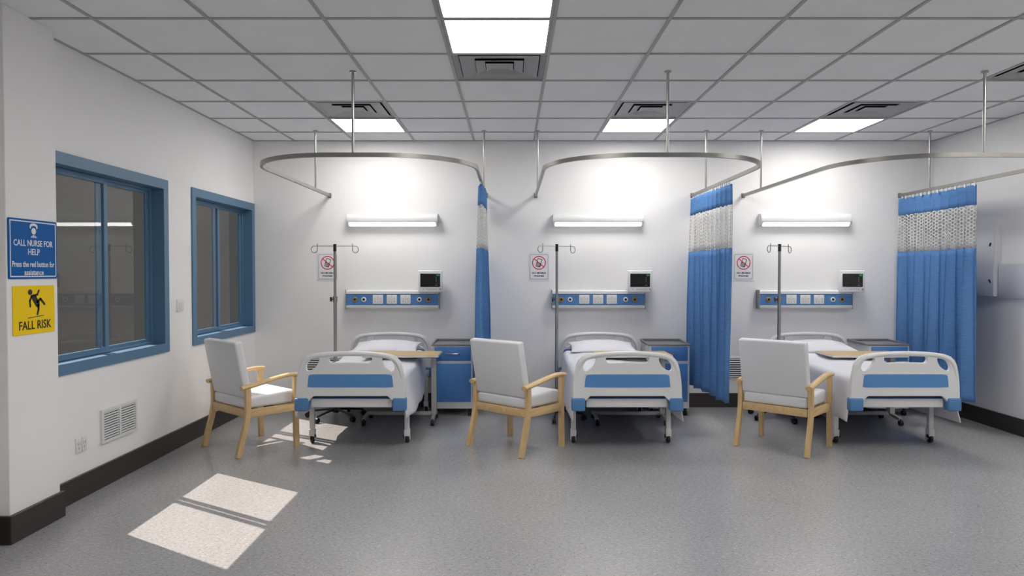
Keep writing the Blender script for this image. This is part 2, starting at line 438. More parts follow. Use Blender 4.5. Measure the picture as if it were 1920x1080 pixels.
# ---- windows
for n, (a, c) in enumerate(WIN):
    w = bpy.data.objects.new('window_%d' % (n + 1), None); COL.objects.link(w); w.location = (XL, (a + c) / 2, (CZ0 + CZ1) / 2); struct(w)
    h = (c - a) / 2; v = (CZ1 - CZ0) / 2
    b = B(); px = 0.012
    for (y0, y1, z0, z1) in ((-h, -h + CW, -v + CW - .005, v - CW), (h - CW, h, -v + CW - .005, v - CW), (-h, h, -v, -v + CW - .005), (-h, h, v - CW, v)):
        b.box(0, px, y0, y1, z0, z1)
    hy0, hy1, hz0, hz1 = -h + CW, h - CW, -v + CW - .005, v - CW
    d = -0.115
    b.box(d, 0, hy0 - .018, hy0, hz0, hz1); b.box(d, 0, hy1, hy1 + .018, hz0, hz1)
    b.box(d, 0, hy0 - .018, hy1 + .018, hz0 - .018, hz0); b.box(d, 0, hy0 - .018, hy1 + .018, hz1, hz1 + .018)
    b.build('window_frame', 'window_blue', w, smooth=False)
    # outer track frame, then two sliding sashes: near one inside, far one behind
    def ring(bb, x0, x1, y0, y1, z0, z1, sw, bw):
        bb.box(x0, x1, y0, y0 + sw, z0, z1, bev=.002, seg=1); bb.box(x0, x1, y1 - sw, y1, z0, z1, bev=.002, seg=1)
        bb.box(x0, x1, y0 + sw, y1 - sw, z0, z0 + bw, bev=.002, seg=1); bb.box(x0, x1, y0 + sw, y1 - sw, z1 - bw, z1, bev=.002, seg=1)
    b = B(); ring(b, -.112, -.078, hy0, hy1, hz0, hz1, .02, .018); b.build('track_frame', 'window_blue', w, smooth=False)
    for i, (s0, s1, x0, x1) in enumerate(((hy0 + .015, .045, -.094, -.074), (-.045, hy1 - .015, -.112, -.095))):
        b = B(); ring(b, x0, x1, s0, s1, hz0 + .004, hz1 - .004, .042, .036); sa = b.build('sash', 'window_blue', w, smooth=False)
        b = B(); b.box(x0 + .006, x0 + .009, s0 + .04, s1 - .04, hz0 + .038, hz1 - .038); b.build('pane', 'glass', sa, smooth=False)

# ================================================================ CEILING LIGHTS AND VENTS
lp = None
names = {(3, 0): 'bright square ceiling panel touching the central air vent', (3, -1): 'bright ceiling panel cut off by the top edge of the photo',
         (1, 4): 'square ceiling light panel above the bed beside the windows', (5, 4): 'square ceiling light panel above the middle bed',
         (8, 4): 'square ceiling light panel above the bed nearest the right wall', (9, 0): 'ceiling light panel near the right wall, in front of its air vent',
         (9, -1): 'ceiling light panel near the right wall, nearer the camera', (3, -6): 'unseen fill light panel added behind the camera, middle row',
         (3, -7): 'unseen fill light panel added farthest behind the camera, middle row', (9, -6): 'unseen fill light panel added behind the camera, right row',
         (9, -7): 'unseen fill light panel added farthest behind the camera, right row'}
for k, j in LIGHTS:
    x0, x1, y0, y1 = cell(k, j); cx, cy = (x0 + x1) / 2, (y0 + y1) / 2
    if lp is None:
        lp = thing('ceiling_light', names[(k, j)], 'ceiling light', (cx, cy, ZC), 0, 'ceiling light panels')
        b = B(); q = .2885; q2 = .274
        for a in ((-q, -q2, -q, q), (q2, q, -q, q), (-q2, q2, -q, -q2), (-q2, q2, q2, q)): b.box(a[0], a[1], a[2], a[3], -.0062, -.0002)
        b.build('light_frame', 'tbar', lp, smooth=False)
        b = B(); b.box(-.274, .274, -.274, .274, -.003, -.0004); b.build('diffuser', 'panel_light', lp, smooth=False)
    else:
        l2 = dup(lp, (cx, cy, ZC), names[(k, j)])
        if j == 4: d_ = find(l2, 'diffuser'); d_.data = d_.data.copy(); d_.data.materials[0] = M['bay_light']
vp = None
vn = {(3, 1): 'square grey ceiling vent behind the large central light panels', (1, 3): 'grey ceiling vent in front of the light above the bed by the windows',
      (5, 3): 'grey ceiling vent in front of the light above the middle bed', (8, 3): 'grey ceiling vent in front of the light above the right bed',
      (9, 1): 'grey ceiling vent cut by the right edge of the photo'}
for k, j, _ in VENTS:
    x0, x1, y0, y1 = cell(k, j); cx, cy = (x0 + x1) / 2, (y0 + y1) / 2
    if vp is None:
        vp = thing('ceiling_vent', vn[(k, j)], 'air vent', (cx, cy, ZC), 0, 'ceiling air vents')
        b = B(); q = .289
        def sq(h, z): return [b.bm.verts.new((sx * h, sy * h, z)) for sx, sy in ((-1, -1), (1, -1), (1, 1), (-1, 1))]
        A, C, E2, D2 = sq(q, -.001), sq(.254, .011), sq(.254, .014), sq(q, .002)
        for P, Q in ((A, C), (C, E2), (E2, D2), (D2, A)):
            for i in range(4): b.bm.faces.new((P[i], P[(i + 1) % 4], Q[(i + 1) % 4], Q[i]))
        b.build('vent_frame', 'vent', vp, smooth=False)
        b = B()
        for a in ((-.3, -.289, -.3, .3), (.289, .3, -.3, .3), (-.289, .289, -.3, -.289), (-.289, .289, .289, .3)): b.box(a[0], a[1], a[2], a[3], .001, .14)
        b.box(-.3, .3, -.3, .3, .14, .15); b.build('duct', 'vent_dark', vp, smooth=False)
        for (lo, hi, dz) in ((.247, .155, 0), (.150, .092, 0), (.087, .0, 0)):
            b = B(); zl, zh, th = -.001, .012, .0025
            def sq(h, z): return [b.bm.verts.new((sx * h, sy * h, z)) for sx, sy in ((-1, -1), (1, -1), (1, 1), (-1, 1))]
            A = sq(lo, zl); D2 = sq(lo, zl + th)
            if hi > 0:
                C = sq(hi, zh); E2 = sq(hi, zh + th); rings_ = ((A, C), (C, E2), (E2, D2), (D2, A))
            else:
                C = sq(.055, .006); E2 = sq(.055, .006 + th); rings_ = ((A, C), (E2, D2), (D2, A)); b.bm.faces.new(C); b.bm.faces.new(E2)
            for P, Q in rings_:
                for i in range(4): b.bm.faces.new((P[i], P[(i + 1) % 4], Q[(i + 1) % 4], Q[i]))
            b.build('louver', 'vent', vp, smooth=False)
    else: dup(vp, (cx, cy, ZC), vn[(k, j)])

# ================================================================ CURTAIN TRACKS
TZ = 2.13
def make_track(cx, label):
    t = thing('curtain_track', label, 'curtain rail', (cx, 0, 0), 0, 'suspended curtain rails')
    hw, yf, R = 0.785, 4.72, 0.62
    pts = [(-hw, YB - .002, TZ)]
    pts += [(-hw, y, TZ) for y in (6.9, 6.4, 5.9, 5.6)]
    for k in range(15):
        a = PI + k * PI / 2 / 14; pts.append((-hw + R + R * math.cos(a), yf + R + R * math.sin(a), TZ))
    for k in range(15):
        a = 1.5 * PI + k * PI / 2 / 14; pts.append((hw - R + R * math.cos(a), yf + R + R * math.sin(a), TZ))
    pts += [(hw, y, TZ) for y in (5.6, 5.9, 6.4, 6.9, YB - .002)]
    b = B(); b.tube(pts, 0.0225, seg=4, up=(0, 0, 1), sx=.62, sz=.9); b.build('rail', 'track', t, smooth=True)
    for sx in (-hw, hw):
        b = B(); b.box(sx - .018, sx + .018, YB - .008, YB, TZ - .024, TZ + .024, bev=.002); b.build('wall_bracket', 'track', t)
    for (rx, ry) in ((-hw, 6.68), (hw, 6.68), (0, 4.72)):
        b = B(); b.cyl((rx, ry, TZ + .012), (rx, ry, ZC), .0095, seg=14); r = b.build('hanging_rod', 'steel', t)
        b = B(); b.cyl((rx, ry, ZC - .012), (rx, ry, ZC - .001), .022, seg=18); b.build('rod_flange', 'steel', r)
    return t
tr = make_track(-1.045, 'oval ceiling-hung curtain rail around the bed by the windows')
dup(tr, (1.023, 0, 0), 'oval ceiling-hung curtain rail around the middle bed')
dup(tr, (3.105, 0, 0), 'ceiling-hung curtain rail around the right bed, running out of the photo')

# ================================================================ CURTAINS
def curtain(label, x, y0, y1, npl, amp, seed, zb0, zb1):
    rnd = random.Random(seed)
    t = thing('privacy_curtain', label, 'curtain', (x, (y0 + y1) / 2, 0), 0, 'blue privacy curtains')
    L = y1 - y0; NU = npl * 12
    ph = [rnd.uniform(-.5, .5) for _ in range(npl + 2)]; am = [rnd.uniform(.7, 1.15) for _ in range(npl + 2)]
    def pt(u, z):
        q = u * npl; k = int(q); fr = q - k
        a_ = am[k] * (1 - fr) + am[min(k + 1, npl)] * fr
        hfac = 0.55 + 0.45 * min(1, (2.1 - z) / 1.2)
        dx = amp * a_ * hfac * math.sin(2 * PI * q)
        dy = .35 * L / npl * math.sin(4 * PI * q + .4) * hfac * .35
        dn = min(1, max(0, (1.95 - z) / 1.3))
        dx = dx * (1 - .25 * dn) + amp * .42 * dn * math.sin(PI * q + seed) + .012 * math.sin(u * 5 + z * 1.3 + seed)
        return (dx, (u - .5) * L * (1 + .015 * (2.1 - z) / 2) + dy)
    # arc length for uv
    def band(name, z0f, z1f, nz, m):
        bm = bmesh.new(); uvl = bm.loops.layers.uv.new('UVMap'); g = []; S = []
        s_ = 0; prev = None
        for i in range(NU + 1):
            u = i / NU; p = Vector(pt(u, 1.5))
            if prev is not None: s_ += (p - prev).length
            prev = p; S.append(s_)
        for i in range(NU + 1):
            u = i / NU; col = []
            for j in range(nz + 1):
                z = z0f(u) + (z1f(u) - z0f(u)) * j / nz; a, c = pt(u, z); col.append(bm.verts.new((a, c, z)))
            g.append(col)
        for i in range(NU):
            for j in range(nz):
                f = bm.faces.new((g[i][j], g[i + 1][j], g[i + 1][j + 1], g[i][j + 1])); f.smooth = True
                for l, (ii, jj) in zip(f.loops, ((i, j), (i + 1, j), (i + 1, j + 1), (i, j + 1))): l[uvl].uv = (S[ii], g[ii][jj].co.z)
        me = bpy.data.meshes.new(name); bm.to_mesh(me); bm.free(); me.materials.append(M[m])
        o = bpy.data.objects.new(name, me); COL.objects.link(o); o.parent = t
        so = o.modifiers.new('thickness', 'SOLIDIFY'); so.thickness = .0015
        return o
    zt = lambda u: 2.093 + .004 * math.sin(u * npl * 2 * PI)
    band('upper_cloth', lambda u: 1.925, zt, 4, 'curtain_blue')
    band('net_band', lambda u: 1.562, lambda u: 1.925, 6, 'curtain_net')
    band('lower_cloth', lambda u: zb0 + (zb1 - zb0) * u, lambda u: 1.562, 24, 'curtain_blue')
    for k in range(npl * 2):
        b = B(); u = (k + .5) / (npl * 2); a, c = pt(u, 2.09)
        b.box(-.004, .004, c - .012, c + .012, 2.085, 2.118, bev=.002, seg=1)
        b.tube([(a, c, 2.088), (a * .5, c, 2.1), (0, c, 2.106)], .002, seg=6)
        b.build('curtain_hook', 'hook_white', t)
    return t
curtain('blue curtain with white net band hanging edge-on between the first two beds', -.262, 5.95, 7.15, 8, .04, 3, .25, .22)
curtain('blue net-topped curtain hanging between the middle and right beds', 1.806, 5.95, 7.17, 10, .045, 5, .262, .23)
curtain('wide blue net-topped curtain hanging in front of the right wall', 3.888, 5.99, 7.17, 9, .05, 9, .26, .235)

# ================================================================ BEDS
BX = [-1.212, .866, 2.952]; BY = 6.23
R_OUT = [(.41, .318), (.411, .414), (.4085, .50), (.403, .565), (.396, .61), (.387, .654), (.371, .694), (.341, .725), (.294, .744), (.214, .756), (.115, .7625), (0, .765)]
def board_mesh():
    low = [(.318, .318), (.318, .385), (.312, .395), (.277, .428)]
    right = low[::-1] + R_OUT
    left = [(-x, z) for x, z in right[::-1]][1:]
    out = right + left
    ear = smooth_poly([(.236, .700), (.243, .713), (.274, .713), (.306, .697), (.328, .665), (.332, .637), (.318, .619), (.290, .628), (.256, .656)], 3)
    ear2 = [(-x, z) for x, z in ear]
    slot = [(-.158, .725), (-.150, .730), (0, .733), (.150, .730), (.158, .725), (.162, .705), (.156, .690), (.146, .681), (.135, .679), (0, .683), (-.135, .679), (-.146, .681), (-.156, .690), (-.162, .705)]
    me = prism2d(out, [ear[::-1], ear2, slot[::-1]], .016, .006)
    b = B(); b.add(me, RX90)
    # rounded grip along the top edge
    rim = [(x - (.018 if x > .3 else .018 * x / .3), z - .017) for x, z in R_OUT[2:]]
    path = [(x, -.004, z) for x, z in rim] + [(-x, -.004, z) for x, z in rim[::-1][1:]]
    path = smooth_path(path, 3)
    n = len(path); rr = [.019 * min(1, .35 + 3.2 * min(i, n - 1 - i) / n) for i in range(n)]
    b.tube(path, rr, seg=12, up=(0, 1, 0), sx=1, sz=1.15)
    return b
bed = thing('hospital_bed', '', 'bed', (BX[0], BY, 0), 0, 'hospital beds')
FY, HY = 5.358 - BY, 7.125 - BY
# footboard, headboard share their shape
def board(name, y, sgn):
    b = board_mesh(); b.xf(Matrix.Translation((0, y, 0)))
    o = b.build(name, 'plastic', bed)
    b = B(); me = prism2d(smooth_poly([(.318, .53), (.313, .572), (.292, .5895), (.15, .591), (-.15, .591), (-.292, .5895), (-.313, .572), (-.318, .53), (-.319, .51), (-.308, .497), (-.15, .496), (.15, .496), (.308, .497), (.319, .51)], 3), [], .003, .001)
    b.add(me, Matrix.Translation((0, y - sgn * .0165, 0)) @ RX90); i = b.build('blue_inset', 'blue_inset', o); i['label'] = 'flat blue panel set into the board'
    b = B(); b.tube([(-.325, y - sgn * .016, .597), (0, y - sgn * .016, .5985), (.325, y - sgn * .016, .597)], .004, seg=8); b.build('ridge', 'plastic', o)
    for sx in (-1, 1):
        b = B(); x0, x1 = sorted((sx * .316, sx * .419)); b.box(x0, x1, y - .028, y + .035, .316, .414, bev=.012, seg=3)
        q = b.build('corner_bumper', 'bumper', o)
    return o
board('footboard', FY, 1); hb = board('headboard', HY, -1)
b = B(); b.box(-.305, .305, FY + .02, FY + .05, .338, .402, bev=.004); b.build('foot_crossbar', 'metal_white', bed)
b = B(); b.box(-.305, .305, HY - .06, HY - .03, .338, .402, bev=.004); b.build('head_crossbar', 'metal_white', bed)
LY = (5.665 - BY, 6.93 - BY)
b = B()
for sx in (-1, 1): b.box(sx * .37 - .018, sx * .37 + .018, FY + .018, HY - .018, .335, .39, bev=.003)
for y in (LY[0], -.1, .3, LY[1]): b.box(-.352, .352, y - .015, y + .015, .34, .375)
b.build('bed_frame', 'metal_white', bed)
b = B(); b.box(-.345, .345, FY + .05, HY - .08, .392, .412, bev=.003); b.build('mattress_deck', 'blue_dark', bed)
# crank under the deck
b = B(); b.cyl((-.2, LY[0] + .05, .33), (-.2, .3, .33), .012); b.cyl((.2, LY[0] + .05, .33), (.2, .3, .33), .012); b.build('crank_shaft', 'black', bed)
for ly in LY:
    for sx in (-1, 1):
        x = sx * .377
        b = B(); b.box(x - .0185, x + .0185, ly - .018, ly + .018, .118, .345, bev=.003); lg = b.build('bed_leg', 'metal_white', bed)
        b = B()
        b.cyl((x, ly, .112), (x, ly, .125), .02, seg=16)
        b.box(x - .0225, x + .0225, ly - .026, ly + .03, .055, .112, bev=.006)
        b.prof([(ly - .02, .06), (ly + .03, .06), (ly + .034, .03), (ly + .012, .016), (ly, .03)], x - .0225, x - .0165); b.prof([(ly - .02, .06), (ly + .03, .06), (ly + .034, .03), (ly + .012, .016), (ly, .03)], x + .0165, x + .0225)
        b.build('caster_housing', 'plastic', lg)
        b = B(); b.lathe([(.03, -.013), (.036, -.010), (.038, 0), (.036, .010), (.03, .013)], (x, ly + .004, .038), 24, 'X'); b.build('wheel', 'rubber', lg)
        b = B(); b.cyl((x - sx * .03, ly - .012, .058), (x - sx * .022, ly - .012, .058), .014, seg=14); b.build('brake_pedal', 'black', lg)
bl = ['white hospital bed beside the windows, blue panel on its footboard', 'white hospital bed in the middle of the three', 'white hospital bed nearest the right wall']
bed['label'] = bl[0]
for i in (1, 2): dup(bed, (BX[i], BY, 0), bl[i])

# mattress with a raised head end
def mat_z(y):   # mattress top at local y
    if y < .22: return .548
    t = min(1, (y - .22) / .5); return .548 + .058 * t
def make_mattress(name, label):
    bm = bmesh.new(); secs = []
    ys_ = [FY + .055, FY + .065] + [FY + .07 + (HY - .11 - FY - .07) * k / 16 for k in range(17)] + [HY - .105]
    prof_ = rrect(-.36, .36, 0, 1, .035, 4)
    for n, y in enumerate(ys_):
        top = mat_z(y); bot = .413 + max(0, (top - .548)) * .9; h = top - bot; sh = .985 if n in (0, len(ys_) - 1) else 1
        pr = rrect(-.36 * sh, .36 * sh, bot, bot + h * sh, .03, 4)
        secs.append([bm.verts.new((x, y, z)) for x, z in pr])
    for A, C in zip(secs, secs[1:]):
        n = len(A)
        for k in range(n): bm.faces.new((A[k], A[(k + 1) % n], C[(k + 1) % n], C[k]))
    bm.faces.new(secs[0][::-1]); bm.faces.new(secs[-1])
    b = B(); b.bm.free(); b.bm = bm
    o = b.build(name, 'blue_dark'); o.location = (BX[0], BY, 0); return tag(o, label, 'mattress', 'mattresses')
mt = make_mattress('mattress', 'blue mattress under white bedding, bed by the windows')
dup(mt, (BX[1], BY, 0), 'blue mattress under the bedding of the middle bed, its corner showing by the pillow')
dup(mt, (BX[2], BY, 0), 'blue mattress under the bedding of the right bed')

def blanket(i, label):
    rnd = random.Random(20 + i); NX, NY = 96, 84
    y0, y1 = FY + .045, .60
    shift = (0, .004, .033)[i]
    bm = bmesh.new(); g = []
    ph = [rnd.uniform(0, 6.28) for _ in range(8)]
    for j in range(NY + 1):
        y = y0 + (y1 - y0) * j / NY; ty = j / NY
        zt = mat_z(y) + .013
        row = []
        # how far the sides hang
        drop = .30
        if y > .36: drop = .30 - .20 * min(1, (y - .36) / .22)
        for k in range(NX + 1):
            s = -1 + 2 * k / NX; side = 1 if s > 0 else -1; a = abs(s)
            fl = .60; rc = .045
            hw = .372
            if a < fl:
                x = a / fl * (hw - rc); z = zt; d = 0
            else:
                d = (a - fl) / (1 - fl) * (drop + rc * 1.0); arc = rc * PI / 2
                if d < arc: th = d / rc; x = hw - rc + rc * math.sin(th); z = zt - rc + rc * math.cos(th)
                else: x = hw; z = zt - rc - (d - arc)
            dn = max(0, (zt - .05 - z)) / .28
            foldamp = .013 * dn
            f = math.sin(5.5 * y + ph[0] + side * ph[1]) + .5 * math.sin(11 * y + ph[2] + side * 2) + .2 * math.sin(19 * y + ph[3])
            x += foldamp * f + (.040 + shift * side * .9) * dn
            # foot corners flare out and hang lower
            cn = max(0, 1 - (y - y0) / .22) ** 2
            x += .012 * cn * dn
            lower = ((-.02, .010, .012)[i] if side < 0 else (.008, .028, .036)[i])
            z -= (lower + .008 * math.sin(4 * y + ph[4] * side)) * dn
            # soft wrinkles
            nz = noise.noise(Vector((x * side * 4 + i * 7, y * 5, s))) * .010 + noise.noise(Vector((s * 9 + 3, y * 11, i))) * .004
            if a < fl + .05: z += nz * (1 if y > y0 + .05 else .3)
            else: x += nz * .5
            # crown of the bedding
            z += .012 * (1 - min(1, (a / fl)) ** 2) if a < fl else 0
            row.append(bm.verts.new((x * side, y, z)))
        g.append(row)
    for j in range(NY):
        for k in range(NX):
            f = bm.faces.new((g[j][k], g[j][k + 1], g[j + 1][k + 1], g[j + 1][k])); f.smooth = True
    bmesh.ops.recalc_face_normals(bm, faces=bm.faces)
    me = bpy.data.meshes.new('blanket'); bm.to_mesh(me); bm.free(); me.materials.append(M['linen'])
    o = bpy.data.objects.new('blanket', me); COL.objects.link(o); o.location = (BX[i], BY, 0)
    so = o.modifiers.new('thickness', 'SOLIDIFY'); so.thickness = .006; so.offset = 1
    return tag(o, label, 'blanket', 'white blankets')
blanket(0, 'white blanket draped over the bed beside the windows'); blanket(1, 'white blanket draped over the middle bed'); blanket(2, 'white blanket over the right bed, its corner hanging low')

def pillow_mesh(hw, hd, hh):
    b = B(); NU, NV = 36, 28; g = {}
    top, botm = [], []
    for s_ in (1, -1):
        for i in range(NU + 1):
            for j in range(NV + 1):
                u = -1 + 2 * i / NU; v = -1 + 2 * j / NV
                edge = i in (0, NU) or j in (0, NV)
                if edge and s_ < 0: g[(s_, i, j)] = g[(1, i, j)]; continue
                f = (max(0, 1 - abs(u) ** 2.0) ** .75) * (max(0, 1 - abs(v) ** 2.0) ** .7)
                pin = 1 - .07 * (1 - abs(v) ** 2) * abs(u) ** 3; pin2 = 1 - .06 * (1 - abs(u) ** 2) * abs(v) ** 3
                z = hh * f * s_ + .006 * f * noise.noise(Vector((u * 3, v * 3, s_)))
                g[(s_, i, j)] = b.bm.verts.new((u * hw * pin, v * hd * pin2, z))
        for i in range(NU):
            for j in range(NV):
                b.bm.faces.new((g[(s_, i, j)], g[(s_, i + 1, j)], g[(s_, i + 1, j + 1)], g[(s_, i, j + 1)]))
    return b
b = pillow_mesh(.32, .20, .062)
b.xf(Matrix.Rotation(math.radians(8), 4, 'X'))
pl = b.build('pillow', 'pillow'); pl.location = (BX[0] + .005, BY + .635, .641)
pl.data.set_sharp_from_angle(angle=PI)
tag(pl, 'white pillow at the head of the bed beside the windows', 'pillow', 'white pillows')
dup(pl, (BX[1], BY + .635, .641), 'white pillow at the head of the middle bed'); dup(pl, (BX[2], BY + .635, .641), 'white pillow at the head of the right bed')

# ================================================================ ARMCHAIRS
chair = thing('armchair', '', 'chair', (-2.048, 5.553, 0), math.radians(-42.2), 'wooden armchairs')
for sx in (-1, 1):
    x = sx * .272
    # rear leg: upright, kicking back below the seat
    b = B(); pts = smooth_path([(x, -.232, 0), (x, -.205, .11), (x, -.172, .23), (x, -.155, .33), (x, -.155, .42), (x, -.158, .50)], 4)
    b.tube(pts, .0265, seg=4, up=(1, 0, 0), sx=1.0, sz=.85); b.build('rear_leg', 'beech', chair, smooth=True)
    b = B(); pts = smooth_path([(x, .245, 0), (x, .240, .2), (x, .238, .40), (x, .238, .548)], 3)
    b.tube(pts, .0265, seg=4, up=(1, 0, 0), sx=1.0, sz=.85); b.build('front_leg', 'beech', chair, smooth=True)
    b = B(); pts = smooth_path([(x, -.205, .505), (x, -.12, .517), (x, .0, .540), (x, .12, .560), (x, .2, .567), (x, .272, .563)], 4)
    b.tube(pts, .03, seg=12, up=(0, 0, 1), sx=.92, sz=.58); b.build('armrest', 'beech_arm', chair)
b = B()
b.box(-.25, .25, -.175, -.145, .285, .342, bev=.003); b.box(-.25, .25, .225, .25, .285, .342, bev=.003)
for sx in (-1, 1): b.box(sx * .272 - .013, sx * .272 + .013, -.14, .225, .285, .342, bev=.003)
b.build('seat_frame', 'beech_arm', chair)
b = B(); b.box(-.248, .248, -.165, .25, .343, .432, bev=.022, seg=4)
for v in b.bm.verts:
    if v.co.z > .40: v.co.z += .010 * (1 - (v.co.x / .25) ** 2) + .012 * (v.co.y / .25)
b.build('seat_cushion', 'chair_white', chair)
b = B(); b.box(-.259, .259, -.03, .03, 0, .425, bev=.016, seg=4)
b.xf(Matrix.Translation((0, -.135, .428)) @ Matrix.Rotation(math.radians(11), 4, 'X')); b.build('backrest', 'chair_white', chair)
cl = ['white armchair with beech frame below the far window, sunlight on its seat', 'white armchair with beech frame between the first two beds', 'white armchair with beech frame nearest the right bed']
chair['label'] = cl[0]
dup(chair, (.022, 5.553, 0), cl[1], math.radians(-42.2 )); dup(chair, (2.112, 5.555, 0), cl[2], math.radians(-42.2))

# ================================================================ INFUSION STANDS
def iv(x, y, rz, hook, label):
    t = thing('infusion_stand', label, 'medical stand', (x, y, 0), rz, 'infusion stands')
    b = B(); b.cyl((0, 0, .07), (0, 0, 1.13), .0155, seg=18); b.cyl((0, 0, 1.12), (0, 0, 1.58), .0125, seg=18); pole = b.build('pole', 'steel_dull', t)
    b = B(); b.cyl((0, 0, 1.085), (0, 0, 1.135), .021, seg=18); pole_c = b.build('height_collar', 'steel_dull', t)
    ka = PI - rz; kx, ky = math.cos(ka), math.sin(ka)
    b = B(); b.cyl((kx * .015, ky * .015, 1.108), (kx * .034, ky * .034, 1.108), .005); 
    b.cyl((kx * .032, ky * .032, 1.108), (kx * .044, ky * .044, 1.108), .022, seg=12); b.build('knob', 'black', pole_c)
    b = B(); b.cyl((0, 0, 1.555), (0, 0, 1.622), .0145, seg=18); b.build('top_cap', 'black', t)
    b = B(); hr = hook - rz
    for s_ in (-1, 1):
        p = [(0, 0, 1.603), (s_ * .185, 0, 1.603)]
        for k in range(1, 15):
            a = PI / 2 - k * (1.5 * PI) / 14 + 0
            p.append((s_ * (.19 + .028 * math.cos(a)) if True else 0, 0, 1.572 + .031 * math.sin(a)))
        # end: up at the inner side with a small tip
        p = p[:-1] + [(s_ * .162, 0, 1.572), (s_ * .162, 0, 1.60), (s_ * .162, 0, 1.625)]
        b.tube(p, .004, seg=8)
    b.xf(Matrix.Rotation(hr, 4, 'Z')); b.build('hook_bar', 'steel_dull', t)
    b = B(); b.lathe([(.03, .055), (.034, .07), (.03, .10), (.018, .125)], (0, 0, 0), 20); b.build('hub', 'black', t)
    for k in range(5):
        a = math.radians(246 + 72 * k); c, s_ = math.cos(a), math.sin(a)
        b = B(); b.tube([(c * .02, s_ * .02, .085), (c * .13, s_ * .13, .075), (c * .26, s_ * .26, .058)], [.014, .011, .009], seg=8); lg = b.build('base_leg', 'black', t)
        b = B(); b.cyl((c * .26, s_ * .26, .04), (c * .26, s_ * .26, .062), .006)
        wx, wy = c * .268, s_ * .268
        for o_ in (-.010, .010):
            p = Vector((wx - s_ * o_, wy + c * o_, .0245)); d_ = Vector((-s_, c, 0)) * .007
            b.cyl(p - d_, p + d_, .0245, seg=18)
        b.sphere((wx, wy, .034), .018, seg=10); b.build('caster', 'rubber', lg)
    return t
iv(-1.647, 6.65, 0, 0.03, 'steel infusion stand behind the left armchair, in front of the no-phones sign')
iv(.417, 6.65, math.radians(16), math.radians(34), 'steel infusion stand beside the middle bed, overlapping the blue wall rail')
iv(2.488, 6.65, math.radians(34), math.radians(41), 'steel infusion stand behind the right armchair')

# ================================================================ OVERBED TABLES
def caster_s(b, x, y):
    for o_ in (-.009, .009): b.cyl((x + o_ - .006, y, .0235), (x + o_ + .006, y, .0235), .0235, seg=18)
    b.cyl((x, y, .03), (x, y, .058), .006); b.sphere((x, y, .034), .017, seg=10)
t = thing('overbed_table', '', 'table', (-1.0, 6.47, 0), 0, 'overbed tables')
b = B(); b.box(-.322, .352, -.185, .18, .606, .624, bev=.006, seg=3); b.build('table_edge', 'table_edge', t)
b = B(); b.add(prism2d(rrect(-.318, .348, -.181, .176, .01), [], .0015), Matrix.Translation((0, 0, .6255))); b.build('table_top', 'table_wood', t, smooth=False)
b = B(); b.box(.27, .315, -.03, .04, .08, .606, bev=.003); b.box(.15, .32, -.04, .05, .585, .606, bev=.003); b.build('post', 'table_post', t)
b = B(); b.box(-.31, .31, .0, .04, .062, .092, bev=.003)
b.build('crossbar', 'table_post', t)
for x in (-.315, .295):
    b = B(); b.tube([(x, -.16, .055), (x, 0, .072), (x, .17, .055)], .019, seg=4, up=(0, 0, 1), sx=1, sz=.9); r = b.build('base_runner', 'table_post', t)
    for y in (-.165, .175):
        b = B(); caster_s(b, x, y); b.build('caster', 'rubber', r)
tl = ['wood-topped overbed table standing over the bed beside the windows', 'wood-topped overbed table standing over the middle bed', 'wood-topped overbed table standing over the right bed']
t['label'] = tl[0]
dup(t, (1.07, 6.47, 0), tl[1]); dup(t, (3.15, 6.47, 0), tl[2])

# ================================================================ BEDSIDE CABINETS
t = thing('bedside_cabinet', '', 'cabinet', (-.561, 6.945, 0), 0, 'bedside cabinets')
hw, y0, y1 = .1905, -.215, .215
b = B(); b.box(-hw, hw, y0 + .004, y1, .07, .666, bev=.004); 
b.build('body', 'metal_white', t)
b = B()
b.box(-hw - .012, hw + .012, y0 - .005, y1, .666, .675, bev=.003)
b.box(-hw - .012, hw + .012, y1 - .014, y1, .675, .695, bev=.003)
for sx in (-1, 1): b.prof([(y0 - .004, .675), (y0 - .004, .679), (y1, .695), (y1, .675)], sx * (hw + .003) - .008, sx * (hw + .003) + .008)
b.box(-hw, hw, y0 - .005, y0 + .006, .675, .679)
b.build('tray_top', 'cab_top', t)
b = B(); b.box(-hw + .02, hw - .018, y0 - .004, y0 + .006, .524, .656, bev=.003); dr = b.build('drawer', 'cab_blue', t)
b = B(); b.tube([(-.062, y0 - .002, .592), (-.06, y0 - .022, .592), (-.045, y0 - .026, .592), (.045, y0 - .026, .592), (.06, y0 - .022, .592), (.062, y0 - .002, .592)], .0055, seg=8); b.build('handle', 'steel', dr)
b = B(); b.box(-hw + .02, hw - .018, y0 - .004, y0 + .006, .134, .498, bev=.003); do = b.build('door', 'cab_blue', t)
b = B(); b.cyl((-hw + .03, y0 - .016, .46), (-hw + .03, y0 - .003, .46), .008); b.build('knob', 'steel', do)
for x in (-.16, .16):
    for y in (-.18, .18):
        b = B(); caster_s(b, x, y); b.cyl((x, y, .055), (x, y, .071), .016); b.build('caster', 'rubber', t)
nl = ['blue and white bedside cabinet between the left bed and second armchair', 'blue and white bedside cabinet between the middle bed and a curtain', 'blue and white bedside cabinet by the right bed, in front of the widest curtain']
t['label'] = nl[0]
dup(t, (1.486, 6.945, 0), nl[1]); dup(t, (3.563, 6.945, 0), nl[2])

